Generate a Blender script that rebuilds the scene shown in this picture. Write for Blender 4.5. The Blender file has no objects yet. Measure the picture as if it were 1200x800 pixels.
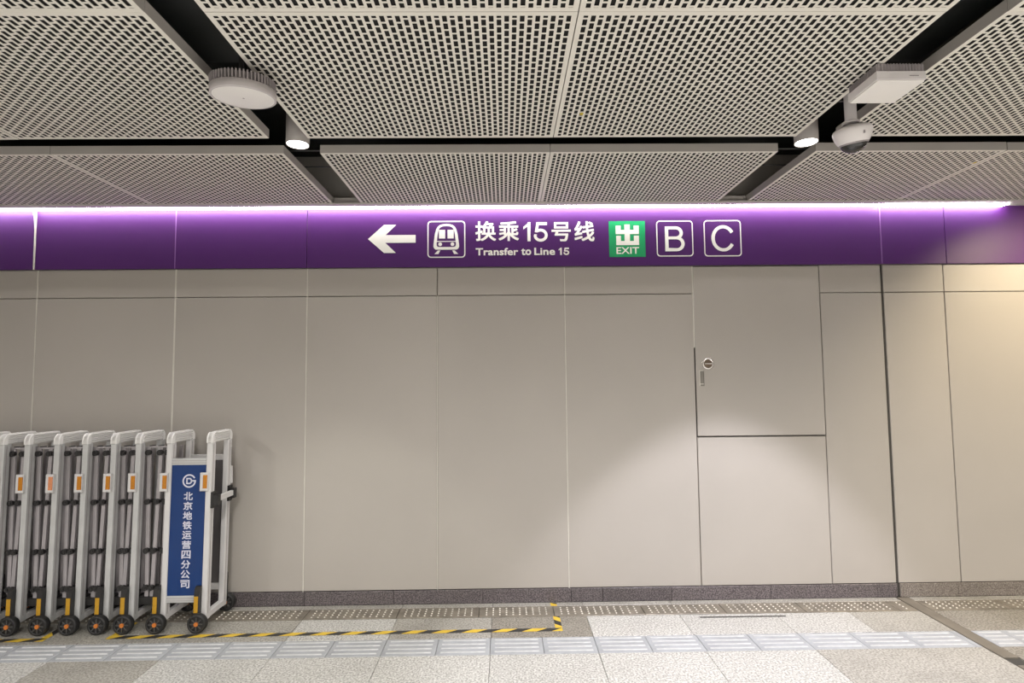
import bpy, math, random
from mathutils import Matrix, Vector

random.seed(7)
scene = bpy.context.scene
COL = scene.collection

# ------------------------------------------------------------------ camera
H = 1.683            # eye height
YAW, PITCH, ROLL, FPX = 0.0131635, 0.0643458, -0.0094682, 653.8
f = Vector((math.sin(YAW) * math.cos(PITCH), math.cos(YAW) * math.cos(PITCH), math.sin(PITCH)))
r = Vector((math.cos(YAW), -math.sin(YAW), 0))
u = r.cross(f)
c_, s_ = math.cos(ROLL), math.sin(ROLL)
r2, u2 = c_ * r + s_ * u, -s_ * r + c_ * u
cam = bpy.data.cameras.new('camera')
cam.sensor_width = 36
cam.lens = FPX / 1200 * 36
cam.clip_start = 0.05
camo = bpy.data.objects.new('camera', cam)
COL.objects.link(camo)
m4 = Matrix((r2, u2, -f)).transposed().to_4x4()
m4.translation = (0, 0, H)
camo.matrix_world = m4
scene.camera = camo

# ------------------------------------------------------------------ world, light, exposure
world = bpy.data.worlds.new('world')
scene.world = world
world.use_nodes = True
world.node_tree.nodes['Background'].inputs[0].default_value = (0.9, 0.92, 0.95, 1)
world.node_tree.nodes['Background'].inputs[1].default_value = 0.15
vs = scene.view_settings
vs.view_transform = 'Standard'
vs.look = 'None'
vs.gamma = 1
vs.exposure = 0.0
try:
    vs.use_curve_mapping = False
except Exception:
    pass

CEIL = H + 1.33      # underside of the ceiling panels
HALL_W = 90          # power of each hall lamp panel behind the camera
SPOT_W = 335
LED_L = 30


def area_lamp(name, loc, sx, sy, power, col, spread=150):
    l = bpy.data.lights.new(name, 'AREA')
    l.shape = 'RECTANGLE'
    l.size, l.size_y = sx, sy
    l.energy = power
    l.color = col
    l.spread = math.radians(spread)
    o = bpy.data.objects.new(name, l)
    o.location = loc
    COL.objects.link(o)
    return o


# hall lighting: rows of ceiling lamps over the concourse behind and beside the camera
for ax in (-4.6, -1.19, 1.755, 5.2):
    for ay in (0.35, -2.6):
        area_lamp('hall_lamp', (ax, ay, CEIL - 0.03), 0.2, 1.2, HALL_W * (1.5 if ax > 5 else 1.0), (1.0, 0.965, 0.935), 160)

# ------------------------------------------------------------------ materials


def new_mat(name):
    m = bpy.data.materials.new(name)
    m.use_nodes = True
    nt = m.node_tree
    return m, nt, nt.nodes['Principled BSDF']


def mat(name, col, rough=0.5, metal=0.0, noise=0.06, nscale=6.0, spec=0.5, bump=0.0, bscale=200.0, rvar=0.0):
    """plain paint or metal with a faint noise in its colour"""
    m, nt, b = new_mat(name)
    b.inputs['Roughness'].default_value = rough
    b.inputs['Metallic'].default_value = metal
    b.inputs['Specular IOR Level'].default_value = spec
    tc = nt.nodes.new('ShaderNodeTexCoord')
    n = nt.nodes.new('ShaderNodeTexNoise')
    n.inputs['Scale'].default_value = nscale
    n.inputs['Detail'].default_value = 4
    nt.links.new(tc.outputs['Object'], n.inputs['Vector'])
    cr = nt.nodes.new('ShaderNodeValToRGB')
    cr.color_ramp.elements[0].position = 0.3
    cr.color_ramp.elements[1].position = 0.7
    cr.color_ramp.elements[0].color = (*[max(0, x * (1 - noise)) for x in col], 1)
    cr.color_ramp.elements[1].color = (*[min(1, x * (1 + noise)) for x in col], 1)
    nt.links.new(n.outputs['Fac'], cr.inputs['Fac'])
    last = cr.outputs['Color']
    if rvar:
        oi = nt.nodes.new('ShaderNodeObjectInfo')
        mr = nt.nodes.new('ShaderNodeMapRange')
        mr.inputs['To Min'].default_value = 1 - rvar
        mr.inputs['To Max'].default_value = 1 + rvar
        nt.links.new(oi.outputs['Random'], mr.inputs['Value'])
        hs = nt.nodes.new('ShaderNodeHueSaturation')
        nt.links.new(mr.outputs['Result'], hs.inputs['Value'])
        nt.links.new(last, hs.inputs['Color'])
        last = hs.outputs['Color']
    nt.links.new(last, b.inputs['Base Color'])
    if bump:
        n2 = nt.nodes.new('ShaderNodeTexNoise')
        n2.inputs['Scale'].default_value = bscale
        nt.links.new(tc.outputs['Object'], n2.inputs['Vector'])
        bp = nt.nodes.new('ShaderNodeBump')
        bp.inputs['Strength'].default_value = bump
        bp.inputs['Distance'].default_value = 0.002
        nt.links.new(n2.outputs['Fac'], bp.inputs['Height'])
        nt.links.new(bp.outputs['Normal'], b.inputs['Normal'])
    return m


def granite(name, c0, c1, c2, rough=0.35, scale=85.0, dirt=0.25, dirt_col=(0.10, 0.09, 0.075), rvar=0.05):
    m, nt, b = new_mat(name)
    b.inputs['Roughness'].default_value = rough
    g = nt.nodes.new('ShaderNodeNewGeometry')
    v = nt.nodes.new('ShaderNodeTexNoise')
    v.inputs['Scale'].default_value = scale
    v.inputs['Detail'].default_value = 3
    nt.links.new(g.outputs['Position'], v.inputs['Vector'])
    cr = nt.nodes.new('ShaderNodeValToRGB')
    e = cr.color_ramp.elements
    e[0].position, e[1].position = 0.36, 0.64
    e[0].color, e[1].color = (*c0, 1), (*c2, 1)
    k = e.new(0.5)
    k.color = (*c1, 1)
    nt.links.new(v.outputs['Fac'], cr.inputs['Fac'])
    d = nt.nodes.new('ShaderNodeTexNoise')
    d.inputs['Scale'].default_value = 2.6
    d.inputs['Detail'].default_value = 6
    d.inputs['Roughness'].default_value = 0.65
    nt.links.new(g.outputs['Position'], d.inputs['Vector'])
    mr = nt.nodes.new('ShaderNodeMapRange')
    mr.inputs['From Min'].default_value = 0.45
    mr.inputs['From Max'].default_value = 0.75
    mr.inputs['To Max'].default_value = dirt
    nt.links.new(d.outputs['Fac'], mr.inputs['Value'])
    mx = nt.nodes.new('ShaderNodeMix')
    mx.data_type = 'RGBA'
    nt.links.new(mr.outputs['Result'], mx.inputs['Factor'])
    nt.links.new(cr.outputs['Color'], mx.inputs[6])
    mx.inputs[7].default_value = (*dirt_col, 1)
    oi = nt.nodes.new('ShaderNodeObjectInfo')
    m2 = nt.nodes.new('ShaderNodeMapRange')
    m2.inputs['To Min'].default_value = 1 - rvar
    m2.inputs['To Max'].default_value = 1 + rvar
    nt.links.new(oi.outputs['Random'], m2.inputs['Value'])
    hs = nt.nodes.new('ShaderNodeHueSaturation')
    nt.links.new(m2.outputs['Result'], hs.inputs['Value'])
    nt.links.new(mx.outputs[2], hs.inputs['Color'])
    nt.links.new(hs.outputs['Color'], b.inputs['Base Color'])
    return m


def emit(name, col, strength):
    m, nt, b = new_mat(name)
    b.inputs['Base Color'].default_value = (*col, 1)
    b.inputs['Emission Color'].default_value = (*col, 1)
    b.inputs['Emission Strength'].default_value = strength
    return m


M_PANEL = mat('wall_panel_paint', (0.445, 0.415, 0.38), 0.42, noise=0.03, nscale=1.3, rvar=0.02)
M_PANEL_D = mat('wall_backing', (0.24, 0.225, 0.20), 0.6)
M_SEAL = mat('dark_joint_seal', (0.05, 0.047, 0.042), 0.7)
M_EDGE = mat('pale_metal_edge', (0.66, 0.64, 0.58), 0.4, noise=0.08)
M_PURPLE = mat('purple_enamel', (0.066, 0.0125, 0.115), 0.42, noise=0.03, nscale=2, spec=0.35)
M_CEIL = mat('ceiling_panel_paint', (0.80, 0.77, 0.70), 0.5, noise=0.03, nscale=3)
M_BLACK = mat('plenum_black', (0.012, 0.013, 0.012), 0.6)
M_DKMETAL = mat('dark_gap_sheet', (0.045, 0.048, 0.048), 0.5)
M_FLEECE = mat('acoustic_fleece_black', (0.011, 0.010, 0.009), 0.9)
M_RAIL = mat('ceiling_rail_metal', (0.14, 0.14, 0.14), 0.45, metal=0.5)
M_CORN = mat('cornice_paint', (0.62, 0.58, 0.56), 0.5)
M_WHITE = mat('white_plastic', (0.82, 0.785, 0.785), 0.4, noise=0.02)
M_WHITE2 = mat('white_lamp_cover', (0.90, 0.875, 0.85), 0.35, noise=0.01)
M_LAMPB = mat('lamp_body_grey', (0.56, 0.525, 0.53), 0.4, noise=0.02)
M_RIM = mat('ceiling_panel_rim', (0.50, 0.47, 0.435), 0.5, noise=0.03)
M_FIN = mat('grey_fin_metal', (0.34, 0.31, 0.315), 0.5)
M_LED = emit('led_diffuser', (1.0, 0.97, 0.95), LED_L)
M_LENS = emit('downlight_lens', (1.0, 1.0, 0.95), 14)
M_SIGNW = mat('sign_white', (0.80, 0.79, 0.74), 0.5, noise=0.02)
M_GREEN = mat('exit_green', (0.005, 0.30, 0.105), 0.4, noise=0.02)
M_ALU = mat('gate_aluminium', (0.54, 0.545, 0.54), 0.38, metal=0.2, noise=0.06, nscale=9)
M_ALUW = mat('gate_white_lit_metal', (0.64, 0.63, 0.625), 0.35, noise=0.04)  # white fittings, and end frames paled for light from the right
M_CAP = mat('cap_white_toplit', (0.86, 0.85, 0.83), 0.4, noise=0.02)  # white caps, brightened in colour for the light from above
M_SEAMP = mat('pale_purple_seam', (0.22, 0.10, 0.30), 0.4)
M_BAR = mat('scissor_bar_grey', (0.40, 0.375, 0.385), 0.4, metal=0.2)
M_RUB = mat('black_rubber', (0.018, 0.018, 0.018), 0.6)
M_BLKP = mat('black_plastic', (0.022, 0.021, 0.021), 0.4)
M_AMBER = mat('amber_reflector', (0.50, 0.19, 0.012), 0.25, noise=0.1, nscale=60)
M_PINK = mat('faded_orange_reflector', (0.66, 0.26, 0.12), 0.25, noise=0.1, nscale=60)
M_GOLD = mat('yellow_reflective_strip', (0.50, 0.27, 0.015), 0.35, noise=0.1, nscale=60)
M_HUB = mat('orange_hub', (0.55, 0.17, 0.03), 0.4)
M_SPOKE = mat('wheel_spoke_grey', (0.07, 0.07, 0.068), 0.45)
M_BLUE = mat('blue_sign_board', (0.0015, 0.032, 0.15), 0.35, noise=0.04)
M_LILAC = mat('board_lettering', (0.66, 0.66, 0.76), 0.5)
M_BOARDBK = mat('board_back_grey', (0.13, 0.12, 0.12), 0.5)
M_GLASSBK = mat('smoked_dome', (0.015, 0.015, 0.017), 0.05, spec=0.8)
M_CHROME = mat('chrome', (0.75, 0.73, 0.70), 0.22, metal=1.0, noise=0.03)
M_LOCKD = mat('lock_core', (0.16, 0.12, 0.09), 0.35, metal=0.6)
M_YEL = mat('tape_yellow', (0.68, 0.46, 0.045), 0.5, noise=0.1, nscale=30)
M_TBK = mat('tape_black', (0.03, 0.03, 0.03), 0.5, noise=0.2, nscale=30)
M_STICK = mat('yellow_sticker', (0.6, 0.45, 0.02), 0.5)
M_TACT = mat('tactile_grey', (0.345, 0.36, 0.38), 0.4, noise=0.12, nscale=8, rvar=0.05)
M_TBAR = mat('tactile_bar_highlight', (0.50, 0.505, 0.51), 0.35, noise=0.2, nscale=14)  # paler tone paints the highlights along the raised bars
M_DRAIN = mat('drain_steel', (0.24, 0.215, 0.175), 0.4, metal=0.3, noise=0.25, nscale=12)
M_STUD = mat('drain_stud', (0.62, 0.59, 0.52), 0.3, noise=0.3, nscale=5)
M_GRANL = granite('granite_light', (0.26, 0.255, 0.235), (0.46, 0.455, 0.43), (0.66, 0.65, 0.625), dirt=0.18)
M_GRANM = granite('granite_mid', (0.21, 0.20, 0.175), (0.35, 0.335, 0.30), (0.48, 0.465, 0.425), dirt=0.4)
M_GRAND = granite('granite_worn', (0.14, 0.125, 0.105), (0.26, 0.24, 0.205), (0.38, 0.36, 0.31), dirt=0.45)
M_SKIRT = granite('granite_skirting', (0.045, 0.038, 0.042), (0.115, 0.098, 0.105), (0.21, 0.185, 0.19), rough=0.4, dirt=0.25, scale=120, rvar=0.12)
M_SKIRT2 = granite('granite_skirting_pale', (0.12, 0.10, 0.09), (0.23, 0.20, 0.18), (0.34, 0.31, 0.28), rough=0.4, dirt=0.25, scale=120)
M_GROUT = mat('floor_grout', (0.20, 0.185, 0.16), 0.8)
M_EXPJ = mat('expansion_joint_metal', (0.20, 0.178, 0.145), 0.45, metal=0.25, noise=0.15, nscale=7)
M_FARWALL = mat('far_wall_paint', (0.55, 0.52, 0.48), 0.6)

# ------------------------------------------------------------------ mesh helpers


class MB:
    def __init__(self):
        self.v, self.fs, self.mi, self.mats, self.sm = [], [], [], [], []

    def _m(self, m):
        if m not in self.mats:
            self.mats.append(m)
        return self.mats.index(m)

    def face(self, pts, m, smooth=False):
        b = len(self.v)
        self.v += [tuple(p) for p in pts]
        self.fs.append(tuple(range(b, b + len(pts))))
        self.mi.append(self._m(m))
        self.sm.append(smooth)

    def add(self, verts, faces, m, smooth=False):
        b = len(self.v)
        self.v += [tuple(p) for p in verts]
        k = self._m(m)
        for fc in faces:
            self.fs.append(tuple(b + i for i in fc))
            self.mi.append(k)
            self.sm.append(smooth)

    def box(self, x0, x1, y0, y1, z0, z1, m):
        vs_ = [(x, y, z) for z in (z0, z1) for y in (y0, y1) for x in (x0, x1)]
        self.add(vs_, [(0, 2, 3, 1), (4, 5, 7, 6), (0, 1, 5, 4), (2, 6, 7, 3), (0, 4, 6, 2), (1, 3, 7, 5)], m)

    def bbox(self, x0, x1, y0, y1, z0, z1, m, c=0.004, side='-y'):
        """box with one chamfered face: '-y' front or '+z' top"""
        if side == '-y':
            o = [(x0, y0 + c, z0), (x1, y0 + c, z0), (x1, y0 + c, z1), (x0, y0 + c, z1)]
            i = [(x0 + c, y0, z0 + c), (x1 - c, y0, z0 + c), (x1 - c, y0, z1 - c), (x0 + c, y0, z1 - c)]
            k = [(x0, y1, z0), (x1, y1, z0), (x1, y1, z1), (x0, y1, z1)]
            fs = [(4, 5, 6, 7), (0, 1, 5, 4), (1, 2, 6, 5), (2, 3, 7, 6), (3, 0, 4, 7),
                  (8, 9, 1, 0), (9, 10, 2, 1), (10, 11, 3, 2), (11, 8, 0, 3), (11, 10, 9, 8)]
        else:
            o = [(x0, y0, z1 - c), (x1, y0, z1 - c), (x1, y1, z1 - c), (x0, y1, z1 - c)]
            i = [(x0 + c, y0 + c, z1), (x1 - c, y0 + c, z1), (x1 - c, y1 - c, z1), (x0 + c, y1 - c, z1)]
            k = [(x0, y0, z0), (x1, y0, z0), (x1, y1, z0), (x0, y1, z0)]
            fs = [(4, 5, 6, 7), (0, 1, 5, 4), (1, 2, 6, 5), (2, 3, 7, 6), (3, 0, 4, 7),
                  (8, 9, 1, 0), (9, 10, 2, 1), (10, 11, 3, 2), (11, 8, 0, 3), (11, 10, 9, 8)]
        self.add(o + i + k, fs, m)

    def cyl(self, p0, p1, r0, m, r1=None, n=16, caps=True, smooth=True):
        r1 = r0 if r1 is None else r1
        p0, p1 = Vector(p0), Vector(p1)
        d = (p1 - p0).normalized()
        a = d.cross(Vector((0, 0, 1)) if abs(d.z) < 0.9 else Vector((1, 0, 0))).normalized()
        b = d.cross(a)
        vs_ = []
        for k in range(n):
            t = 2 * math.pi * k / n
            e = a * math.cos(t) + b * math.sin(t)
            vs_ += [p0 + e * r0, p1 + e * r1]
        self.add(vs_, [(2 * k, 2 * ((k + 1) % n), 2 * ((k + 1) % n) + 1, 2 * k + 1) for k in range(n)], m, smooth)
        if caps:
            self.add([vs_[2 * k] for k in range(n)], [tuple(reversed(range(n)))], m)
            self.add([vs_[2 * k + 1] for k in range(n)], [tuple(range(n))], m)

    def lathe(self, prof, m, c=(0, 0, 0), n=32, axis='z', smooth=True):
        vs_ = []
        for (rr, zz) in prof:
            for k in range(n):
                t = 2 * math.pi * k / n
                x, y = rr * math.cos(t), rr * math.sin(t)
                if axis == 'z':
                    vs_.append((c[0] + x, c[1] + y, c[2] + zz))
                else:
                    vs_.append((c[0] + x, c[1] + zz, c[2] + y))
        fs = []
        for j in range(len(prof) - 1):
            for k in range(n):
                k2 = (k + 1) % n
                q = (j * n + k, j * n + k2, (j + 1) * n + k2, (j + 1) * n + k)
                fs.append(q if axis == 'z' else q[::-1])
        self.add(vs_, fs, m, smooth)

    def prism_x(self, prof, x0, x1, m):
        """(y, z) polygon swept along X"""
        n = len(prof)
        vs_ = [(x0, y, z) for y, z in prof] + [(x1, y, z) for y, z in prof]
        fs = [(k, (k + 1) % n, n + (k + 1) % n, n + k) for k in range(n)]
        fs += [tuple(reversed(range(n))), tuple(range(n, 2 * n))]
        self.add(vs_, fs, m)

    def mesh(self, name, shear=0.0):
        me = bpy.data.meshes.new(name)
        v = [(x + shear * z, y, z) for x, y, z in self.v] if shear else self.v
        me.from_pydata(v, [], self.fs)
        for m in self.mats:
            me.materials.append(m)
        me.polygons.foreach_set('material_index', self.mi)
        me.polygons.foreach_set('use_smooth', self.sm)
        me.update()
        return me

    def build(self, name, parent=None, loc=(0, 0, 0), shear=0.0):
        return link(name, self.mesh(name, shear), parent, loc)


def link(name, me, parent=None, loc=(0, 0, 0)):
    o = bpy.data.objects.new(name, me)
    o.location = loc
    COL.objects.link(o)
    if parent:
        o.parent = parent
    return o


def thing(name, label, cat, loc=(0, 0, 0), group=None):
    o = bpy.data.objects.new(name, None)
    o.empty_display_size = 0.1
    o.location = loc
    COL.objects.link(o)
    return tag(o, label, cat, group)


def tag(o, label, cat, group=None):
    o['label'] = label
    o['category'] = cat
    if group:
        o['group'] = group
    return o


def structure(o):
    o['kind'] = 'structure'
    return o


# ------------------------------------------------------------------ plan of the place
WY = 4.30            # wall face
FY = 4.278           # fascia face
ZB, ZT = 2.541, 3.000   # purple band
ZJ = 2.321           # joint under the top row of panels
ZS = 0.1             # skirting top
SEAMS = [-5.6, -4.6, -3.588, -2.533, -1.523, -0.519, 0.470, 1.470, 2.466, 2.963, 3.451, 4.47, 5.5]

# ------------------------------------------------------------------ floor
fb = MB()
fb.box(-9, 9, -5, 4.5, -0.12, -0.012, M_GROUT)
floor = structure(fb.build('floor'))
fl2 = MB()
fl2.bbox(-9, 9, -5, 1.512, -0.0119, 0.0, M_GRANL, 0.003, '+z')
fl2.build('floor_slab', floor)

JX = [-5.43, -4.765, -4.10, -3.435, -2.768, -2.102, -1.436, -0.772, -0.105, 0.560, 1.217, 1.893, 2.42, 2.932]
JXR = [3.034, 3.40, 4.07, 4.74, 5.4]
g = 0.0025


def tile(x0, x1, y0, y1, m, name='floor_tile', z=0.0):
    b = MB()
    b.bbox(x0 + g / 2, x1 - g / 2, y0 + g / 2, y1 - g / 2, -0.0119, z, m, 0.0015, '+z')
    return b.build(name, floor)


for y0, y1 in ((1.513, 2.18), (2.18, 2.847), (2.847, 3.514)):
    for row in (JX, JXR):
        jr = [x for x in row if x != 2.42]
        for a, b_ in zip(jr, jr[1:]):
            mm = M_GRANL if b_ < 2.0 else M_GRANM
            if a > 1.8 and b_ < 3:
                mm = M_GRANM
            if row is JXR:
                mm = M_GRAND
            if -3 < a < -1.5 and y0 > 2.5:
                mm = M_GRANM if a < -2.5 else M_GRANL
            tile(a, b_, y0, y1, mm)
# tiles between the tactile strip and the drain
special = {-0.772: M_GRANM, -0.105: M_GRAND, 0.560: M_GRANL, 1.217: M_GRANL, 1.893: M_GRANL, 2.42: M_GRANM,
           -1.436: M_GRANL, -2.102: M_GRANM, -2.768: M_GRANM, -3.435: M_GRANM}
for row in (JX, JXR):
    for a, b_ in zip(row, row[1:]):
        mm = special.get(a, M_GRANM) if row is JX else M_GRAND
        tile(a, b_, 3.732, 4.046, mm)
        tile(a, b_, 4.224, 4.292, M_GRANM)

# tactile strip: tiles with four raised bars each
barm = MB()
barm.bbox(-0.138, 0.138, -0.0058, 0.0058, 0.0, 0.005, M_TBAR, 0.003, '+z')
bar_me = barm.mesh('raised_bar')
tm = MB()
tm.bbox(-0.1655, 0.1655, -0.1075, 0.1075, -0.0119, 0.001, M_TACT, 0.002, '+z')
tact_me = tm.mesh('tactile_tile')
x = 0.560 - 0.33333 * 16.5
while x < 5.2:
    if not (2.9 < x < 3.2):
        t = link('tactile_tile', tact_me, floor, (x, 3.623, 0))
        for k in range(4):
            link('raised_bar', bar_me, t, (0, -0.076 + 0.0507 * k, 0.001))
    x += 0.3333
for a, b_ in ((2.894, 2.931), (3.035, 3.226)):
    w = (b_ - a) / 2
    b = MB()
    b.bbox(-w + 0.001, w - 0.001, -0.1075, 0.1075, -0.0119, 0.001, M_TACT, 0.002, '+z')
    t = b.build('tactile_tile', floor, ((a + b_) / 2, 3.623, 0))
    for k in range(4 if w > 0.05 else 0):
        q = MB()
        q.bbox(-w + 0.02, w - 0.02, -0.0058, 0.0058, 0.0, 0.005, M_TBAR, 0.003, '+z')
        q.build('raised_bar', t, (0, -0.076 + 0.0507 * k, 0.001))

# drain channel covers with rows of bright studs
dx = [-5.43, -4.765, -4.10, -3.435, -2.768, -2.102, -1.436, -0.78, -0.20, 0.335, 0.98, 1.56, 2.13, 2.80, 2.932]
for row in (dx, [3.034, 3.62, 4.25, 4.9]):
    for a, b_ in zip(row, row[1:]):
        b = MB()
        b.bbox(a + 0.002, b_ - 0.002, 4.052, 4.218, -0.0119, 0.002, M_DRAIN, 0.002, '+z')
        o = b.build('drain_cover', floor)
        s = MB()
        n = max(1, int((b_ - a - 0.04) / 0.047))
        for i in range(n):
            for j in range(4):
                cx = a + 0.03 + (i + 0.5) * (b_ - a - 0.06) / n
                cy = 4.082 + j * 0.035
                s.lathe([(0.007, 0.0), (0.0055, 0.003), (0.0, 0.0042)], M_STUD, (cx, cy, 0.002), 6)
        so = s.build('drain_stud', o)
        so['kind'] = 'stuff'
b = MB()
b.box(1.345, 1.95, 3.985, 4.004, -0.0118, 0.0008, M_SEAL)
b.build('open_drain_slot', floor)['label'] = 'narrow dark open slot beside the drain covers'

# expansion joint cover across the floor
b = MB()
pl = [(2.936, 1.52), (3.030, 1.52), (3.030, 4.29), (2.936, 4.29)]
b.bbox(2.938, 3.028, 1.52, 3.29, -0.0119, 0.003, M_EXPJ, 0.002, '+z')
b.bbox(2.938, 3.028, 3.38, 4.285, -0.0119, 0.003, M_EXPJ, 0.002, '+z')
b.box(2.938, 3.028, 3.29, 3.38, -0.0119, -0.006, M_SEAL)
b.build('expansion_joint_cover', floor)['label'] = 'brownish metal strip covering the floor joint'


# hazard tape
def tape_run(b, p, q, w=0.046, per=0.2, skew=0.075, z=0.0016):
    p, q = Vector((*p, 0)), Vector((*q, 0))
    d = (q - p)
    L = d.length
    d.normalize()
    nrm = Vector((-d.y, d.x, 0))
    cuts, s, k = [], -skew, 0
    while s < L:
        s0, s1 = s, s + per / 2
        def cl(t):
            return min(max(t, 0), L)
        A, B = p + d * cl(s0) - nrm * w / 2, p + d * cl(s1) - nrm * w / 2
        Cc, D = p + d * cl(s1 + skew) + nrm * w / 2, p + d * cl(s0 + skew) + nrm * w / 2
        m = M_YEL if k % 2 == 0 else M_TBK
        if (B - A).length + (Cc - D).length > 1e-4:
            b.face([(v.x, v.y, z) for v in (A, B, Cc, D)], m)
        s += per / 2
        k += 1


def tape(label, loc, runs):
    t = thing('hazard_tape', label, 'tape', loc)
    for p, q, per, skew in runs:
        b = MB()
        tape_run(b, p, q, per=per, skew=skew)
        b.build('tape_strip', t, (-loc[0], -loc[1], 0))


tape('yellow and black striped floor tape forming a long outline to right of gate', (-1.1, 3.83, 0),
     [((-2.63, 3.822), (0.370, 3.838), 0.2, 0.075), ((0.347, 3.862), (0.347, 4.048), 0.13, 0.04), ((0.347, 4.224), (0.347, 4.28), 0.13, 0.04),
      ((-2.600, 3.846), (-2.600, 4.046), 0.18, 0.05)])
tape('yellow and black striped floor tape under left end of the folded gate', (-3.5, 3.8, 0),
     [((-4.6, 3.795), (-3.02, 3.80), 0.2, 0.075), ((-3.043, 3.824), (-3.043, 4.046), 0.18, 0.05)])

# ------------------------------------------------------------------ front wall
b = MB()
b.box(-9, 9, WY + 0.016, WY + 0.2, 0, ZB, M_PANEL_D)
b.box(-9, 9, WY + 0.016, WY + 0.2, ZB, 3.9, M_FARWALL)
b.box(2.957, 2.970, WY + 0.006, WY + 0.017, ZS, ZB, M_SEAL)
wall = structure(b.build('wall_front'))


def panel(x0, x1, z0, z1, gap=0.006, y=WY, name='wall_panel'):
    b = MB()
    b.bbox(x0 + gap / 2, x1 - gap / 2, y, WY + 0.0158, z0 + gap / 2, z1 - gap / 2, M_PANEL, 0.003)
    return b.build(name, wall)


for a, b_ in zip(SEAMS, SEAMS[1:]):
    a2 = a + 0.007 if a == 2.963 else a
    e2 = b_ - 0.007 if b_ == 2.963 else b_
    if a == 1.470:
        panel(a, b_, ZS, 1.213)
        continue
    panel(a2, e2, ZS, ZJ)
    panel(a2, e2, ZJ, ZB)
# pale edge strips caught in some joints
for xx, z0, z1, hw in ((-3.588, 0.9, ZB, 0.004), (-2.533, ZS, ZB, 0.006), (-1.523, ZS, ZB, 0.004), (-0.519, ZS, ZJ, 0.0025), (0.470, ZS, ZB, 0.004), (1.470, 1.9, ZB, 0.0045)):
    b = MB()
    b.box(xx - hw, xx + hw, WY - 0.001, WY + 0.0157, z0, z1 - 0.001, M_EDGE)
    b.build('joint_strip', wall)

# access door in the wall
b = MB()
b.box(1.472, 2.464, WY + 0.0005, WY + 0.0159, 1.217, 2.537, M_SEAL)
b.bbox(1.4745, 2.460, WY - 0.008, WY + 0.0005, 1.222, 2.532, M_PANEL, 0.003)
door = structure(b.build('door_1'))
b = MB()
b.lathe([(0.046, 0), (0.046, -0.006), (0.040, -0.011), (0.033, -0.011), (0.031, -0.007)], M_CHROME, (0, 0, 0), 32, 'y')
b.lathe([(0.031, -0.007), (0.012, -0.008), (0.0, -0.008)], M_LOCKD, (0, 0, 0), 32, 'y')
b.box(-0.028, 0.028, -0.013, -0.0075, -0.004, 0.004, M_CHROME)
b.build('lock', door, (1.567, WY - 0.008, 1.775))['label'] = 'round chrome lock ring with dark core'
b = MB()
b.box(-0.018, -0.014, -0.004, 0, -0.06, 0.06, M_EDGE)
b.box(0.014, 0.018, -0.004, 0, -0.06, 0.06, M_PANEL_D)
b.box(-0.014, 0.014, -0.004, 0, 0.056, 0.06, M_EDGE)
b.box(-0.014, 0.014, -0.0008, 0, -0.06, 0.056, M_PANEL_D)
b.box(-0.013, 0.013, -0.006, 0, -0.047, -0.041, M_EDGE)
b.build('pull_slot', door, (1.517, WY - 0.008, 1.663))['label'] = 'small upright pull slot'

# skirting
b = MB()
b.box(-9, 9, WY + 0.005, WY + 0.016, 0.0, ZS - 0.002, M_SEAL)
base = structure(b.build('baseboard_front'))
sk = [-5.6, -4.9, -4.2, -3.5, -2.85, -2.18, -1.51, -0.846, -0.18, 0.482, 0.72, 1.24, 1.99, 2.80, 2.955]
for a, b_ in zip(sk, sk[1:]):
    b = MB()
    b.bbox(a + 0.001, b_ - 0.001, WY - 0.007, WY + 0.0049, 0.0, ZS - 0.001, M_SKIRT, 0.002)
    b.build('skirting_stone', base)
sk = [2.975, 3.42, 4.1, 4.8, 5.5]
for a, b_ in zip(sk, sk[1:]):
    b = MB()
    b.bbox(a + 0.001, b_ - 0.001, WY - 0.007, WY + 0.0049, 0.0, ZS - 0.001, M_SKIRT2, 0.002)
    b.build('skirting_stone', base)

# ------------------------------------------------------------------ purple fascia
b = MB()
b.box(-9, 9, FY + 0.012, WY + 0.015, ZB + 0.004, ZT, M_PANEL_D)
fascia = structure(b.build('trim_1'))
fx = [-5.6, -4.6, -3.600, -2.533, -1.523]
for a, b_ in zip(fx, fx[1:]):
    b = MB()
    b.bbox(a + 0.002, b_ - 0.002 - (0.012 if b_ == -3.600 else 0), FY, FY + 0.0118, ZB, ZT, M_PURPLE, 0.002)
    b.build('fascia_panel', fascia)
for a, b_ in ((2.957, 3.466), (3.466, 4.47), (4.47, 5.6)):
    b = MB()
    b.bbox(a + 0.003, b_ - 0.001, FY, FY + 0.0118, ZB, ZT, M_PURPLE, 0.002)
    b.build('fascia_panel', fascia)
for xx in (-2.533, 2.957):
    b = MB()
    b.box(xx - 0.003, xx + 0.004, FY - 0.0012, FY + 0.0117, ZB, ZT - 0.004, M_SEAMP)
    b.build('pale_joint_strip', fascia)['label'] = 'pale purple strip in the joint of the purple band'
b = MB()
b.prism_x([(FY - 0.001, ZB), (FY + 0.0117, ZB), (FY + 0.0117, ZT), (FY - 0.030, ZT), (FY - 0.012, ZT - 0.06), (FY - 0.003, ZT - 0.16)], -3.6115, -3.6005, M_EDGE)
b.build('white_joint_strip', fascia)['label'] = 'white strip in the joint of the purple band'

# ------------------------------------------------------------------ direction sign on the band
sign = thing('direction_sign', 'long purple overhead sign with white arrow, train symbol, transfer lettering and exit letters', 'sign', (0, FY, ZB))
b = MB()
b.bbox(-1.521, 2.953, 0, 0.0118, 0, ZT - ZB, M_PURPLE, 0.002)
b.build('sign_panel', sign)


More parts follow.
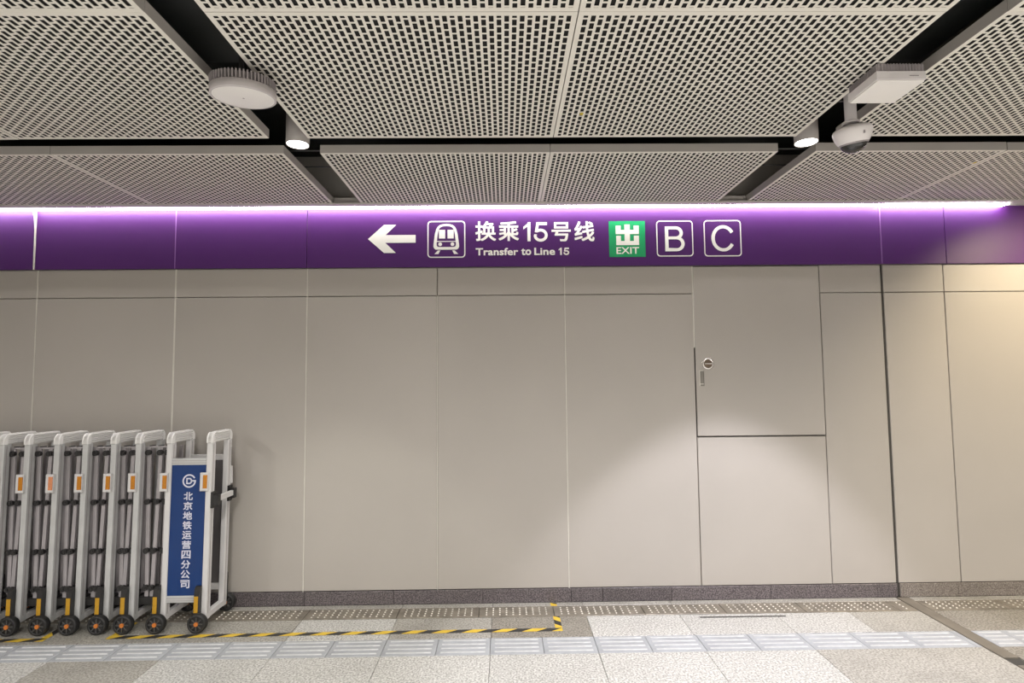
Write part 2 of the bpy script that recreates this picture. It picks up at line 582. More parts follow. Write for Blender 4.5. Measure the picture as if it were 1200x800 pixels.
def flat_mesh(name, splines, m):
    """closed outlines in (x, z), holes cut out, as a flat mesh facing -Y"""
    cu = bpy.data.curves.new(name, 'CURVE')
    cu.dimensions = '2D'
    cu.fill_mode = 'FRONT'
    for pts in splines:
        sp = cu.splines.new('POLY')
        sp.points.add(len(pts) - 1)
        for k, (px, pz) in enumerate(pts):
            sp.points[k].co = (px, pz, 0, 1)
        sp.use_cyclic_u = True
    return curve_to_mesh(name, cu, m)


def curve_to_mesh(name, cu, m):
    o = bpy.data.objects.new(name, cu)
    COL.objects.link(o)
    dg = bpy.context.evaluated_depsgraph_get()
    me = bpy.data.meshes.new_from_object(o.evaluated_get(dg))
    bpy.data.objects.remove(o)
    bpy.data.curves.remove(cu)
    for v in me.vertices:
        x, y, z = v.co
        v.co = (x, -z, y)
    me.materials.clear()
    me.materials.append(m)
    me.name = name
    me.update()
    return me


def thicken(name, me, e):
    """bolder strokes: the outline laid down again, shifted a little each way"""
    b = MB()
    for k, (ex, ez_) in enumerate(((0, 0), (e, e), (-e, e), (e, -e), (-e, -e))):
        b.add([(v.co.x + ex, v.co.y - 0.00012 * k, v.co.z + ez_) for v in me.vertices], [tuple(p.vertices) for p in me.polygons], me.materials[0])
    return b.mesh(name)


def text_mesh(name, body, m, box=None, offset=0.0, space=1.0, bold=0.0):
    cu = bpy.data.curves.new(name, 'FONT')
    cu.body = body
    cu.size = 1
    cu.offset = offset
    cu.space_character = space
    cu.resolution_u = 4
    me = curve_to_mesh(name, cu, m)
    if bold:
        me = thicken(name, me, bold)
    if box:
        fit(me, box)
    return me


def fit(me, box):
    x0, x1, z0, z1 = box
    xs = [v.co.x for v in me.vertices]
    zs = [v.co.z for v in me.vertices]
    a, b_, c, d = min(xs), max(xs), min(zs), max(zs)
    for v in me.vertices:
        v.co.x = x0 + (v.co.x - a) * (x1 - x0) / (b_ - a)
        v.co.z = z0 + (v.co.z - c) * (z1 - z0) / (d - c)
    me.update()


def rrect(x0, x1, z0, z1, rad, n=6):
    pts = []
    for cx, cz, a0 in ((x1 - rad, z1 - rad, 0), (x0 + rad, z1 - rad, 90), (x0 + rad, z0 + rad, 180), (x1 - rad, z0 + rad, 270)):
        for k in range(n + 1):
            t = math.radians(a0 + 90 * k / n)
            pts.append((cx + rad * math.cos(t), cz + rad * math.sin(t)))
    return pts


def circ(cx, cz, rad, n=20):
    return [(cx + rad * math.cos(2 * math.pi * k / n), cz + rad * math.sin(2 * math.pi * k / n)) for k in range(n)]


def rect(x0, x1, z0, z1):
    return [(x0, z0), (x1, z0), (x1, z1), (x0, z1)]


def join_meshes(name, meshes):
    b = MB()
    for me in meshes:
        b.add([v.co.copy() for v in me.vertices], [tuple(p.vertices) for p in me.polygons], me.materials[0])
    return b.mesh(name)


def on_sign(me, name, label=None, d=0.0012):
    o = link(name, me, sign, (0, -d, -ZB))
    if label:
        o['label'] = label
    return o


on_sign(flat_mesh('arrow', [[(-1.052, 2.763), (-0.929, 2.874), (-0.835, 2.874), (-0.915, 2.7935), (-0.684, 2.7935), (-0.684, 2.7325),
                             (-0.918, 2.7325), (-0.836, 2.653), (-0.928, 2.653)]], M_SIGNW), 'arrow', 'white arrow pointing left')


def border(x0, x1, z0, z1, w=0.008, rad=0.028):
    return [rrect(x0, x1, z0, z1, rad), rrect(x0 + w, x1 - w, z0 + w, z1 - w, rad - w * 0.8)]


tc_ = -0.4465


def sym(half):
    return [(tc_ + a, z) for a, z in half] + [(tc_ - a, z) for a, z in reversed(half)]


outer = sym([(0.0, 2.879), (0.030, 2.8765), (0.050, 2.870), (0.066, 2.857), (0.078, 2.836), (0.088, 2.800), (0.0985, 2.722), (0.0995, 2.700), (0.094, 2.686), (0.082, 2.677), (0.06, 2.676)][0:])
inner = sym([(0.0, 2.862), (0.026, 2.860), (0.042, 2.854), (0.054, 2.842), (0.062, 2.822), (0.067, 2.795), (0.0745, 2.725), (0.074, 2.710), (0.068, 2.700), (0.05, 2.697)])
train = [outer, inner, rect(-0.503, -0.455, 2.764, 2.832), rect(-0.437, -0.389, 2.764, 2.832),
         circ(-0.494, 2.719, 0.0145), circ(-0.399, 2.719, 0.0145)]
t1 = flat_mesh('t', border(-0.592, -0.299, 2.613, 2.902), M_SIGNW)
t2 = flat_mesh('t', train, M_SIGNW)
t3 = flat_mesh('t', [rect(tc_ - 0.074, tc_ + 0.074, 2.738, 2.744)], M_SIGNW)
t4 = flat_mesh('t', [[(-0.539, 2.642), (-0.507, 2.642), (-0.493, 2.670), (-0.512, 2.670)],
                     [(-0.354, 2.642), (-0.386, 2.642), (-0.400, 2.670), (-0.381, 2.670)]], M_SIGNW)
on_sign(join_meshes('train_pictogram', [t1, t2, t3, t4]), 'train_pictogram', 'white front view of a train in a rounded square')

for ch, bx in (('换', (-0.221, -0.060, 2.742, 2.898)), ('乘', (-0.041, 0.118, 2.741, 2.897)), ('号', (0.372, 0.522, 2.736, 2.888)), ('线', (0.550, 0.707, 2.735, 2.894))):
    on_sign(text_mesh('chinese_character', ch, M_SIGNW, bx, bold=0.017), 'chinese_character')


def one(x0, x1, z0, z1, w):
    """figure 1 with a flag"""
    h_ = z1 - z0
    return [(x1, z0), (x1, z1), (x1 - w * 0.75, z1), (x1 - w * 1.15, z1 - h_ * 0.10), (x0, z1 - h_ * 0.24), (x0, z1 - h_ * 0.38), (x1 - w, z1 - h_ * 0.23), (x1 - w, z0)]


def five(x0, x1, z0, z1, w):
    """figure 5"""
    W_, h_ = x1 - x0, z1 - z0
    rz = h_ * 0.335
    cx_, cz = x0 + W_ * 0.47, z0 + rz
    rx = x1 - cx_
    o, i_ = [], []
    for k in range(19):
        a = math.radians(128 - 318 * k / 18)
        o.append((cx_ + rx * math.cos(a), cz + rz * math.sin(a)))
        i_.append((cx_ + (rx - w) * math.cos(a), cz + (rz - w) * math.sin(a)))
    o[-1] = (x0, o[-1][1])
    i_[-1] = (x0 + w, i_[-1][1])
    top = [(x0 + W_ * 0.95, z1 - w), (x0 + W_ * 0.95, z1), (x0 + W_ * 0.17, z1), (x0 + W_ * 0.03, z0 + h_ * 0.47), (x0 + W_ * 0.21, z0 + h_ * 0.45)]
    ring = flat_mesh('t', [o + i_[::-1]], M_SIGNW)
    stem = flat_mesh('t', [[(x0 + W_ * 0.95, z1 - w), (x0 + W_ * 0.95, z1), (x0 + W_ * 0.17, z1), (x0 + W_ * 0.03, z0 + h_ * 0.49), (x0 + W_ * 0.25, z0 + h_ * 0.47), (x0 + W_ * 0.34, z1 - w)]], M_SIGNW)
    return [ring, stem]


on_sign(flat_mesh('numeral', [one(0.153, 0.208, 2.738, 2.889, 0.0235)], M_SIGNW), 'numeral')
on_sign(join_meshes('numeral', five(0.238, 0.342, 2.734, 2.888, 0.0225)), 'numeral')
for word, x0_, x1_, zt in (('Transfer', -0.219, 0.111, 2.687), ('to', 0.135, 0.212, 2.682), ('Line', 0.236, 0.397, 2.687)):
    on_sign(text_mesh('english_word', word, M_SIGNW, (x0_, x1_, 2.629, zt), 0.010, 1.03, 0.016), 'english_word')
on_sign(flat_mesh('small_numeral', [one(0.425, 0.450, 2.629, 2.686, 0.0125)], M_SIGNW), 'small_numeral')
on_sign(join_meshes('small_numeral', five(0.465, 0.508, 2.628, 2.686, 0.0115)), 'small_numeral')

gq = flat_mesh('exit_pictogram', [rect(0.820, 1.103, 2.610, 2.893)], M_GREEN)
ex = on_sign(gq, 'exit_pictogram', 'green square exit symbol', 0.0008)


def ez(zx, zy):
    return 0.873 + (zx - 143) * 0.181 / 185, 2.866 - (zy - 118) * 0.163 / 160


def eq(xa, xb, ya, yb):
    x0, z1 = ez(xa, ya)
    x1, z0 = ez(xb, yb)
    return rect(x0, x1, z0, z1)


glyph = [flat_mesh('t', [q], M_SIGNW) for q in
         (eq(213, 256, 118, 246), eq(143, 184, 127, 160), eq(287, 328, 127, 160), eq(143, 213, 160, 193), eq(256, 328, 160, 193),
          eq(146, 328, 246, 278), eq(146, 184, 205, 246), eq(287, 328, 205, 246))]
glyph.append(text_mesh('t', 'EXIT', M_SIGNW, (0.876, 1.053, 2.634, 2.687), 0.014, 1.0))
link('exit_lettering', join_meshes('exit_lettering', glyph), ex, (0, -0.0008, 0))
def bowl(x_flat, x_far, z0, z1, n=12):
    """right-hand bowl: straight from x_flat, rounded out to x_far"""
    rz = (z1 - z0) / 2
    rx = min(rz * 1.05, x_far - x_flat)
    return [(x_far - rx + rx * math.cos(a), z0 + rz + rz * math.sin(a)) for a in [math.radians(-90 + 180 * k / n) for k in range(n + 1)]]


def letter_b(x0, x1, z0, z1, w):
    zm = z0 + (z1 - z0) * 0.535
    lo, up = bowl(x0, x1, z0, zm + w * 0.5), bowl(x0, x1 - 0.012, zm - w * 0.5, z1)
    lo = [q for q in lo if q[1] < zm + 0.003]
    up = [q for q in up if q[1] > zm - 0.001]
    out = [(x0, z0)] + lo + up + [(x0, z1)]
    h1 = [(x0 + w, z0 + w)] + bowl(x0 + w, x1 - w, z0 + w * 0.9, zm - w * 0.42) + [(x0 + w, zm - w * 0.42)]
    h2 = [(x0 + w, zm + w * 0.42)] + bowl(x0 + w, x1 - 0.012 - w, zm + w * 0.42, z1 - w * 0.9) + [(x0 + w, z1 - w * 0.9)]
    return flat_mesh('t', [out, h1, h2], M_SIGNW)


def letter_c(x0, x1, z0, z1, w, a0=31, n=40):
    cx_, cz = (x0 + x1) / 2 + 0.004, (z0 + z1) / 2
    rx, rz = cx_ - x0, (z1 - z0) / 2
    o, i_ = [], []
    for k in range(n + 1):
        a = math.radians(a0 + (360 - 2 * a0) * k / n)
        o.append((cx_ + rx * math.cos(a), cz + rz * math.sin(a)))
        b_ = math.radians(a0 - 2 + (364 - 2 * a0) * k / n)
        i_.append((cx_ + (rx - w) * math.cos(b_), cz + (rz - w * 0.92) * math.sin(b_)))
    return flat_mesh('t', [o + i_[::-1]], M_SIGNW)


on_sign(join_meshes('exit_letter', [flat_mesh('t', border(1.191, 1.478, 2.611, 2.895), M_SIGNW), letter_b(1.258, 1.411, 2.652, 2.849, 0.0265)]),
        'exit_letter', 'white letter B in a rounded square outline')
on_sign(join_meshes('exit_letter', [flat_mesh('t', border(1.563, 1.856, 2.609, 2.896), M_SIGNW), letter_c(1.621, 1.800, 2.648, 2.856, 0.027)]),
        'exit_letter', 'white letter C in a rounded square outline')

# ------------------------------------------------------------------ cornice and LED strip
b = MB()
b.box(-9, 9, 4.150, 4.201, CEIL - 0.016, CEIL - 0.003, M_CORN)
b.box(-9, 9, 4.195, 4.201, CEIL - 0.003, CEIL + 0.05, M_CORN)
b.box(-9, 9, 4.201, WY + 0.015, CEIL - 0.002, CEIL + 0.05, M_CORN)
b.box(-9, 9, 4.293, WY + 0.015, ZT, CEIL - 0.002, M_CORN)
structure(b.build('trim_2'))
b = MB()
b.box(-5.6, 2.955, 4.203, 4.258, CEIL - 0.014, CEIL - 0.0021, M_LED)
tag(b.build('led_strip_light'), 'long glowing white light strip above the purple band left of wall joint', 'light strip')
b = MB()
b.box(2.97, 3.93, 4.203, 4.270, CEIL - 0.022, CEIL - 0.0021, M_LED)
tag(b.build('led_strip_light'), 'short glowing white light strip above the purple band at far right', 'light strip')

# ------------------------------------------------------------------ ceiling
b = MB()
b.box(-9, 9, -5, 4.5, CEIL + 0.42, CEIL + 0.55, M_BLACK)
ceil = structure(b.build('ceiling'))

PX, PY, HW, HL, MG, TH, RIM = 0.0285, 0.0445, 0.0172, 0.0352, 0.0205, 0.0008, 0.05
_pc = {}


def panel_mesh(w, d):
    """perforated metal panel: staggered slots between continuous ribs, with a folded rim"""
    key = (round(w, 3), round(d, 3))
    if key in _pc:
        return _pc[key]
    b = MB()
    n = int((w - 2 * MG + (PX - HW)) / PX)
    pitch = (w - 2 * MG + (PX - HW)) / n
    hw = pitch - (PX - HW)
    x0s = [MG + k * pitch for k in range(n)]
    # ribs
    edges = [0.0] + [v for xx in x0s for v in (xx, xx + hw)] + [w]
    for k in range(0, len(edges), 2):
        b.box(edges[k], edges[k + 1], MG, d - MG, 0, TH, M_CEIL)
    b.box(0, w, 0, MG, 0, TH, M_CEIL)
    b.box(0, w, d - MG, d, 0, TH, M_CEIL)
    bw = PY - HL
    for k, xx in enumerate(x0s):
        y = MG + (0 if k % 2 else PY / 2) + HL - PY
        while y < d - MG:
            a, e = max(y, MG), min(y + bw, d - MG)
            if e - a > 0.001:
                p = [(xx, a), (xx + hw, a), (xx + hw, e), (xx, e)]
                vs_ = [(px, py, 0) for px, py in p] + [(px, py, TH) for px, py in p]
                b.add(vs_, [(3, 2, 1, 0), (4, 5, 6, 7), (0, 1, 5, 4), (2, 3, 7, 6)], M_CEIL)
            y += PY
    b.box(0.003, w - 0.003, 0.003, d - 0.003, TH + 0.005, TH + 0.007, M_FLEECE)
    # rim
    t = 0.0015
    b.box(0, w, 0, t, TH, RIM, M_RIM)
    b.box(0, w, d - t, d, TH, RIM, M_RIM)
    b.box(0, t, t, d - t, TH, RIM, M_RIM)
    b.box(w - t, w, t, d - t, TH, RIM, M_RIM)
    _pc[key] = b.mesh('ceiling_panel')
    return _pc[key]


xs_pairs = [(-6.95, -5.59), (-5.59, -4.23), (-4.01, -2.655), (-2.653, -1.292), (-1.080, 0.279), (0.281, 1.640), (1.866, 3.020), (3.024, 4.40), (4.62, 5.98)]
rows = [(3.225, 4.190), (1.955, 3.022), (0.885, 1.952), (-0.19, 0.877), (-1.46, -0.39), (-2.54, -1.47), (-3.62, -2.55)]
pans = {}
for (a, b_) in xs_pairs:
    for (c, d) in rows:
        pans[(a, c)] = link('ceiling_panel', panel_mesh(b_ - a - 0.002, d - c), ceil, (a + 0.001, c, CEIL + random.uniform(-0.0015, 0.0015)))
for key, px, py in (((0.281, 1.955), 0.40, 2.745), ((1.866, 3.225), 2.99, 3.42)):
    s = MB()
    s.box(-0.008, 0.008, -0.012, 0.012, -0.0012, -0.0002, M_STICK)
    po = pans[key]
    s.build('sticker', po, (px - po.location.x, py - po.location.y, 0))['label'] = 'tiny yellow sticker'
# rails carrying the panels, seen in the dark gaps
for yy, zz in ((2.75, 0.062), (3.40, 0.085), (3.72, 0.105)):
    b = MB()
    b.box(-7, 6, yy - 0.004, yy + 0.004, CEIL + zz, CEIL + zz + 0.005, M_RAIL)
    b.build('ceiling_rail', ceil)
# smooth dark sheets above the long gaps near the camera
for a, b_ in ((-1.46, -0.95), (1.50, 2.05)):
    b = MB()
    b.box(a, b_, -1.0, 2.62, CEIL + 0.20, CEIL + 0.205, M_DKMETAL)
    b.build('gap_sheet', ceil)

# ------------------------------------------------------------------ other walls of the hall (behind and beside the camera)
for nm, q in (('wall_back', (-9, 9, -5.2, -5, 0, CEIL + 0.5)), ('wall_left', (-9.2, -9, -5.2, 4.5, 0, CEIL + 0.5)), ('wall_right', (9, 9.2, -5.2, 4.5, 0, CEIL + 0.5))):
    b = MB()
    b.box(*q, M_FARWALL)
    structure(b.build(nm))


# ------------------------------------------------------------------ downlights
def downlight(loc, label, power, col, tilt, cone=74, blend=0.3):
    t = thing('downlight', label, 'downlight', loc, 'cylinder downlights in the ceiling gaps')
    b = MB()
    b.lathe([(0.058, 0.004), (0.0635, 0.0), (0.0645, 0.004), (0.0645, 0.30), (0.0, 0.30)], M_CORN, n=32)
    b.build('housing', t)
    b = MB()
    b.lathe([(0.058, 0.004), (0.03, 0.002), (0.0, 0.0015)], M_LENS, n=32)
    b.build('lens', t)
    b = MB()
    b.cyl((0, 0, 0.30), (0, 0, 0.42), 0.01, M_BLACK, n=8)
    b.build('hanger', t)
    l = bpy.data.lights.new('downlight_lamp', 'SPOT')
    l.energy = power
    l.color = col
    l.spot_size = math.radians(cone)
    l.spot_blend = blend
    l.shadow_soft_size = 0.05
    o = bpy.data.objects.new('downlight_lamp', l)
    o.location = (0, 0, -0.01)
    o.rotation_euler = tilt
    o.parent = t
    COL.objects.link(o)
    return t


downlight((-1.175, 3.13, CEIL + 0.008), 'lit cylindrical downlight in the gap beside the round ceiling lamp', SPOT_W * 0.15, (1.0, 1.0, 0.86), (0, 0, 0))
downlight((1.757, 3.13, CEIL + 0.008), 'lit cylindrical downlight in the gap behind the dome camera', SPOT_W, (0.97, 0.94, 1.02), (0, math.radians(3), 0))

downlight((4.51, 3.13, CEIL + 0.008), 'added warm cylindrical downlight, unseen at far right past the wall joint', 250, (1.0, 0.83, 0.57), (math.radians(40), 0, 0), 112, 0.7)  # unseen lamp, added for the warm glow on the right-hand wall

# ------------------------------------------------------------------ round ceiling lamp
t = thing('ceiling_lamp', 'round white unlit ceiling lamp with ribbed rim hanging in left ceiling gap', 'lamp', (-1.125, 2.365, H + 1.222))
t.rotation_euler = (math.radians(6), 0, 0)
t.scale = (0.97, 0.97, 0.9)
b = MB()
b.lathe([(0.128, 0.001), (0.1305, -0.002), (0.1355, 0.0), (0.137, 0.004), (0.137, 0.038), (0.128, 0.042), (0.0, 0.042)], M_LAMPB, n=48)
b.build('body', t)
b = MB()
b.lathe([(0.128, 0.0012), (0.126, 0.0008), (0.08, -0.001), (0.0, -0.0015)], M_WHITE2, n=48)
b.lathe([(0.005, -0.0022), (0.0, -0.0024)], M_FIN, n=8)
b.build('lamp_cover', t)
b = MB()
b.lathe([(0.118, 0.042), (0.118, 0.078), (0.0, 0.080)], M_FIN, n=48)
for k in range(56):
    a = 2 * math.pi * k / 56
    ca, sa = math.cos(a), math.sin(a)
    w = 0.0028
    pts = []
    for zz in (0.041, 0.080):
        for rr, ww in ((0.116, -w), (0.116, w), (0.136, w), (0.136, -w)):
            pts.append((rr * ca - ww * sa, rr * sa + ww * ca, zz))
    b.add(pts, [(0, 1, 2, 3), (7, 6, 5, 4), (0, 4, 5, 1), (1, 5, 6, 2), (2, 6, 7, 3), (3, 7, 4, 0)], M_FIN)
b.build('heat_sink', t)
b = MB()
b.box(-0.05, 0.05, -0.012, 0.012, 0.079, 0.10, M_FIN)
b.box(-0.012, 0.012, -0.012, 0.012, 0.10, 0.30, M_BLKP)
b.build('bracket', t)

# ------------------------------------------------------------------ square ceiling lamp
t = thing('ceiling_lamp', 'square white ceiling lamp with ribbed sides hanging above the dome camera', 'lamp', (1.705, 2.385, H + 1.255))
b = MB()
q = 0.106
b.box(-q, q, -0.100, 0.100, 0.0, 0.036, M_WHITE)
b.build('body', t)
b = MB()
b.bbox(-q + 0.004, q - 0.004, -0.096, 0.096, -0.0065, -0.0001, M_WHITE2, 0.002)
b.build('lamp_cover', t)
b = MB()
b.box(-0.09, 0.09, -0.08, 0.08, 0.036, 0.066, M_BLKP)
for k in range(15):
    xx = -0.094 + 0.188 * k / 14
    b.box(xx - 0.0025, xx + 0.0025, -0.097, 0.097, 0.036, 0.072, M_FIN)
for k in range(18):
    yy = -0.092 + 0.184 * k / 17
    b.box(-0.103, 0.103, yy - 0.002, yy + 0.002, 0.036, 0.070, M_FIN)
b.build('heat_sink', t)
b = MB()
b.box(-0.05, 0.06, -0.05, 0.05, 0.072, 0.078, M_FIN)
b.box(-0.012, 0.012, -0.012, 0.012, 0.078, 0.495, M_BLKP)
b.cyl((-0.06, 0.02, 0.082), (0.07, 0.03, 0.088), 0.004, M_BLKP, n=6)
b.build('bracket', t)
b = MB()
b.box(0.035, 0.075, -0.1006, -0.0999, 0.014, 0.018, M_FIN)
b.build('maker_plate', t)

# ------------------------------------------------------------------ dome camera
t = thing('dome_camera', 'white dome security camera with dark lens on a short pole from ceiling', 'security camera', (1.752, 2.70, H + 1.185))
b = MB()
b.cyl((-0.006, 0, 0.07), (-0.006, 0, 0.55), 0.027, M_WHITE, n=20)
b.lathe([(0.031, 0.066), (0.04, 0.064), (0.04, 0.074), (0.031, 0.078)], M_WHITE, (-0.006, 0, 0), 20)
b.build('pole', t)
b = MB()
b.lathe([(0.0, 0.068), (0.045, 0.066), (0.080, 0.058), (0.098, 0.046), (0.103, 0.034), (0.102, 0.018), (0.095, -0.008), (0.084, -0.030), (0.0745, -0.041), (0.068, -0.040)][::-1], M_WHITE, n=40)
b.box(-0.004, 0.004, -0.1035, -0.09, -0.004, 0.012, M_FIN)
b.build('body', t)
b = MB()
b.lathe([(0.0705 * math.cos(a), -0.036 - 0.056 * math.sin(a)) for a in [math.pi / 2 * k / 10 for k in range(11)]][::-1], M_GLASSBK, n=40)
b.build('lens_dome', t)['label'] = 'dark glossy dome'
b = MB()
b.lathe([(0.077, -0.036), (0.078, -0.042), (0.0715, -0.046)][::-1], M_FIN, n=40)
b.build('trim_ring', t)
for ch in t.children:
    if not ch.name.startswith('pole'):
        ch.scale = (0.86, 0.86, 0.86)
        ch.rotation_euler = (math.radians(9), math.radians(-9), 0)

# ------------------------------------------------------------------ retractable gate
SH = 0.012
Y0 = 3.92
gate = thing('retractable_gate', 'folded grey metal retractable gate on wheels with blue sign board against wall', 'gate', (-2.75, 4.05, 0))
GO = gate.location
PW, PD = 0.037, 0.050


def gpart(b, name, parent=None, loc=(0, 0, 0), label=None):
    o = b.build(name, parent or gate, loc, SH)
    if label:
        o['label'] = label
    return o


def frame_mesh(m_post):
    b = MB()
    w = PW / 2
    for ya, yb in ((Y0, Y0 + PD), (4.148, 4.198)):
        b.bbox(-w, w, ya, yb, 0.062, 1.252, m_post, 0.004)
        b.box(w, w + 0.0005, ya + 0.020, ya + 0.026, 0.10, 1.24, M_FIN)
    b.bbox(-w, w, Y0 + PD, 4.148, 0.066, 0.104, M_ALUW, 0.002, '+z')
    return b.mesh('gate_frame', SH)


def cap_mesh():
    b = MB()
    prof = []
    ya, yb, z0, z1, rad = Y0 - 0.002, 4.200, 1.252, 1.326, 0.05
    prof += [(yb, z0)]
    for k in range(7):
        a = math.radians(90 * k / 6)
        prof.append((yb - rad + rad * math.cos(a), z1 - rad + rad * math.sin(a)))
    for k in range(7):
        a = math.radians(90 + 90 * k / 6)
        prof.append((ya + rad + rad * math.cos(a), z1 - rad + rad * math.sin(a)))
    prof += [(ya, z0)]
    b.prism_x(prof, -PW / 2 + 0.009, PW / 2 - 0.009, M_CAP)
    for yq in ((ya, ya + 0.03), (yb - 0.03, yb)):
        pq = [(min(max(y, yq[0]), yq[1]), z) for y, z in prof]
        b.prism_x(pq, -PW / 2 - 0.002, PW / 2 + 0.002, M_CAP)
    for sx in (-1, 1):
        for k in range(5):
            z = 1.262 + k * 0.0125
            x0, x1 = sorted((sx * (PW / 2 - 0.0092), sx * (PW / 2 + 0.003)))
            ins = 0.03
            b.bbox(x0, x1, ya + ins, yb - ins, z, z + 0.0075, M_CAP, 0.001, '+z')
    return b.mesh('top_cap', SH)


def refl_mesh(lens):
    b = MB()
    b.bbox(-0.038, 0.016, -0.022, 0.0, 0, 0.125, M_ALUW, 0.006)
    b.bbox(-0.014, 0.014, -0.027, -0.020, 0.020, 0.110, lens, 0.003)
    return b.mesh('reflector', SH)


def fender_mesh(sgn=1):
    b = MB()
    prof = [(0.0, 0.10), (0.0, 0.292), (-0.012, 0.290), (-0.026, 0.276), (-0.031, 0.245), (-0.031, 0.10)]
    prof = [(y * sgn, z) for y, z in prof]
    b.prism_x(prof if sgn > 0 else prof[::-1], -0.020, 0.016, M_BLKP)
    if sgn > 0:
        b.bbox(-0.019, 0.009, -0.0335, -0.0305, 0.122, 0.230, M_GOLD, 0.0015)
    return b.mesh('wheel_fender', SH)


def wheel_mesh():
    b = MB()
    R = 0.062
    b.lathe([(0.044, -0.018), (0.046, -0.022), (0.058, -0.022), (R, -0.015), (R, 0.015), (0.058, 0.022), (0.046, 0.022), (0.044, 0.018)], M_RUB, n=32, axis='y')
    b.lathe([(0.0455, -0.012), (0.0, -0.012)][::-1], M_BLKP, n=32, axis='y')
    b.lathe([(0.0455, 0.012), (0.0, 0.012)], M_BLKP, n=32, axis='y')
    for k in range(8):
        a = 2 * math.pi * k / 8
        ca, sa = math.cos(a), math.sin(a)
        w = 0.0035
        p = []
        for yy in (-0.019, -0.011):
            for rr, ww in ((0.012, -w), (0.012, w), (0.043, w), (0.043, -w)):
                p.append((rr * ca - ww * sa, yy, rr * sa + ww * ca))
        b.add(p, [(0, 1, 2, 3), (7, 6, 5, 4), (0, 4, 5, 1), (1, 5, 6, 2), (2, 6, 7, 3), (3, 7, 4, 0)], M_SPOKE)
    b.cyl((0, -0.024, 0), (0, 0.024, 0), 0.014, M_HUB, n=14)
    return b.mesh('wheel')


fm, fm_lit, cm, rm, rmp, fdm, fdr, wm = frame_mesh(M_ALU), frame_mesh(M_ALUW), cap_mesh(), refl_mesh(M_AMBER), refl_mesh(M_PINK), fender_mesh(1), fender_mesh(-1), wheel_mesh()
FX = [-4.06, -3.86, -3.672, -3.483, -3.309, -3.107, -2.913, -2.719, -2.550, -2.335, -2.060]
frames = []
for i, fxx in enumerate(FX):
    fr = link('gate_frame', fm_lit if i >= len(FX) - 2 else fm, gate, (fxx - GO.x, -GO.y, 0))  # end frames take the paler metal to imitate light on their sides
    frames.append(fr)
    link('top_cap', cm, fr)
    rf = link('reflector', rmp if i == 5 else rm, fr, (SH * -0.0, Y0, 0.926))
    if i == 5:
        rf['label'] = 'faded orange reflector in white housing'
    rr_ = link('reflector', rm, fr, (0, 4.198, 0.926))
    rr_.rotation_euler = (0, 0, math.pi)
    link('wheel_fender', fdm, fr, (-0.032, Y0, 0))
    link('wheel_fender', fdr, fr, (-0.004, 4.198, 0))
    link('wheel', wm, fr, (-0.012, 3.874, 0.062))
    link('wheel', wm, fr, (0.0, 4.238, 0.062))

# scissor bars between the frames (the last bay holds the sign boards instead)


def bar_mesh(lean):
    b = MB()
    w, d, z0, z1 = 0.0125, 0.007, 0.20, 1.215
    vs_ = []
    for z, off in ((z0, -lean), (z1, lean)):
        vs_ += [(off - w, -d, z), (off + w, -d, z), (off + w, d, z), (off - w, d, z)]
    b.add(vs_, [(3, 2, 1, 0), (4, 5, 6, 7), (0, 1, 5, 4), (1, 2, 6, 5), (2, 3, 7, 6), (3, 0, 4, 7)], M_BAR)
    return b.mesh('scissor_bar', SH)


pvm = MB()
pvm.cyl((0, -0.012, 0), (0, 0.012, 0), 0.019, M_BLKP, n=14)
pvm.cyl((0, -0.016, 0), (0, -0.012, 0), 0.010, M_BLKP, n=10)
pv_me = pvm.mesh('pivot')
bm_l, bm_r, bm_0 = bar_mesh(-0.012), bar_mesh(0.012), bar_mesh(0.002)
PZ = (0.262, 0.512, 0.845, 1.183)
for i in range(len(FX) - 2):
    xa, xb = FX[i] + PW / 2, FX[i + 1] - PW / 2
    n = 3
    for layer, yy in ((0, 3.992), (1, 4.070), (2, 4.130)):
        for k in range(n):
            bx = xa + (xb - xa) * (k + 0.5) / n + (0.012 if layer == 1 else 0)
            ln, me_ = ((-0.012, bm_l), (0.012, bm_r), (0.002, bm_0))[(k + layer) % 3]
            o = link('scissor_bar', me_, gate, (bx - GO.x, yy - GO.y, 0))
            if layer == 0:
                for z in PZ:
                    t_ = (z - 0.2) / 1.015 * 2 - 1
                    link('pivot', pv_me, o, (ln * t_ + SH * z, -0.014, z))
    # linking rods across the bay at the pivot heights, and the black foot link
    for z in PZ[:3]:
        b = MB()
        b.box(xa - GO.x + 0.004, xb - GO.x - 0.004, 4.006 - GO.y, 4.016 - GO.y, z - 0.012, z + 0.012, M_BLKP)
        gpart(b, 'linking_rod')
    b = MB()
    b.box(xa - GO.x - 0.01, xb - GO.x + 0.01, 3.975 - GO.y, 4.14 - GO.y, 0.150, 0.198, M_BLKP)
    gpart(b, 'foot_link')
    b = MB()
    b.box(xa - GO.x + 0.002, xb - GO.x - 0.002, 3.984 - GO.y, 4.004 - GO.y, 1.216, 1.226, M_BAR)
    for q in (0.22, 0.55, 0.84):
        xx = xa + (xb - xa) * q - GO.x
        b.cyl((xx - 0.02, 3.99 - GO.y, 1.228), (xx + 0.02, 3.992 - GO.y, 1.232), 0.004, M_BLKP, n=6)
    gpart(b, 'top_link')

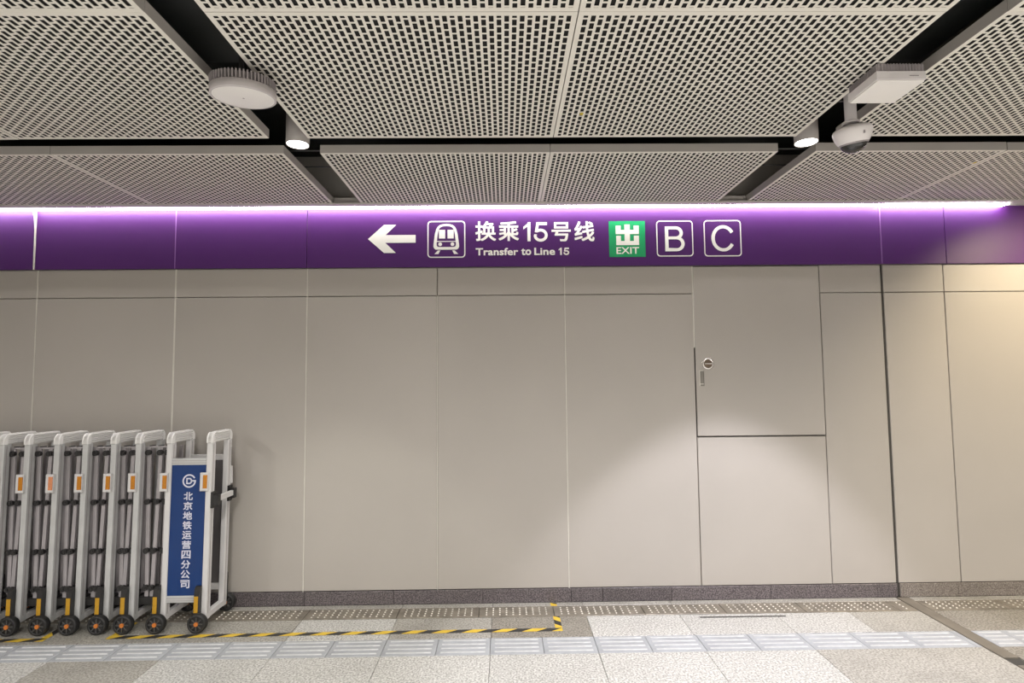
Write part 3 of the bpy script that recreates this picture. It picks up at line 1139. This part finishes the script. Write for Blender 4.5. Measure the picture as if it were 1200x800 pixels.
# sign boards in the last bay
xa, xb = FX[-2] + PW / 2, FX[-1] - PW / 2
b = MB()
b.box(xa, xb, 3.930, 3.944, 0.222, 1.101, M_BLUE)
for z0, z1 in ((1.101, 1.146), (0.176, 0.222)):
    b.bbox(xa, xb, 3.924, 3.950, z0, z1, M_ALU, 0.003)
    b.box(xa, xb, 3.9235, 3.9245, z0 + 0.013, z0 + 0.016, M_FIN)
    b.box(xa, xb, 3.9235, 3.9245, z0 + 0.028, z0 + 0.031, M_FIN)
board = b.build('sign_board', gate, (-GO.x, -GO.y, 0), SH)
board['label'] = 'blue sign board with vertical white Chinese lettering'
cx = (xa + xb) / 2
for k, ch in enumerate('北京地铁运营四分公司'):
    zc = 0.889 - k * 0.0655
    me = text_mesh('character', ch, M_LILAC, (cx - 0.031, cx + 0.031, zc - 0.0275, zc + 0.0275), bold=0.02)
    for v in me.vertices:
        v.co.x += SH * v.co.z
    link('character', me, board, (0, 3.9292, 0))


def arc(cx_, cz, ra, rb, a0, a1, n=30):
    po = [(cx_ + ra * math.cos(math.radians(a0 + (a1 - a0) * k / n)), cz + ra * math.sin(math.radians(a0 + (a1 - a0) * k / n))) for k in range(n + 1)]
    pi_ = [(cx_ + rb * math.cos(math.radians(a0 + (a1 - a0) * k / n)), cz + rb * math.sin(math.radians(a0 + (a1 - a0) * k / n))) for k in range(n + 1)]
    return po + pi_[::-1]


ecx, ecz = cx + 0.002, 0.992
em = join_meshes('emblem', [
    flat_mesh('t', [arc(ecx, ecz, 0.046, 0.036, 28, 355)], M_LILAC),
    flat_mesh('t', [rect(ecx + 0.012, ecx + 0.0465, ecz - 0.004, ecz + 0.006)], M_LILAC),
    flat_mesh('t', [[(ecx - 0.020, ecz - 0.021), (ecx + 0.008, ecz - 0.021), (ecx + 0.019, ecz - 0.011), (ecx + 0.019, ecz + 0.011), (ecx + 0.008, ecz + 0.021), (ecx - 0.020, ecz + 0.021)],
                    [(ecx - 0.011, ecz - 0.012), (ecx + 0.004, ecz - 0.012), (ecx + 0.010, ecz - 0.006), (ecx + 0.010, ecz + 0.006), (ecx + 0.004, ecz + 0.012), (ecx - 0.011, ecz + 0.012)]], M_LILAC)])
for v in em.vertices:
    v.co.x += SH * v.co.z
link('emblem', em, board, (0, 3.9290, 0))
b = MB()
b.box(xa, xb, 4.168, 4.180, 0.222, 1.101, M_BOARDBK)
for z0, z1 in ((1.101, 1.140), (0.176, 0.222)):
    b.bbox(xa, xb, 4.158, 4.186, z0, z1, M_ALUW, 0.003)
b.build('sign_board', gate, (-GO.x, -GO.y, 0), SH)['label'] = 'dark grey back of the rear sign board'
# latch bar on the end frame
xe = FX[-1] + PW / 2
b = MB()
b.bbox(xe + 0.022, xe + 0.044, 3.965, 4.185, 0.848, 0.884, M_ALUW, 0.003, '+z')
lt = b.build('latch_bar', gate, (-GO.x, -GO.y, 0), SH)
for ya in (3.925, 4.155):
    q = MB()
    q.box(xe + 0.0005, xe + 0.050, ya, ya + 0.038, 0.826, 0.896, M_BLKP)
    q.box(xe + 0.0005, xe + 0.016, ya - 0.003, ya + 0.045, 0.806, 0.915, M_BLKP)
    q.build('latch_bracket', lt, (0, 0, 0), SH)
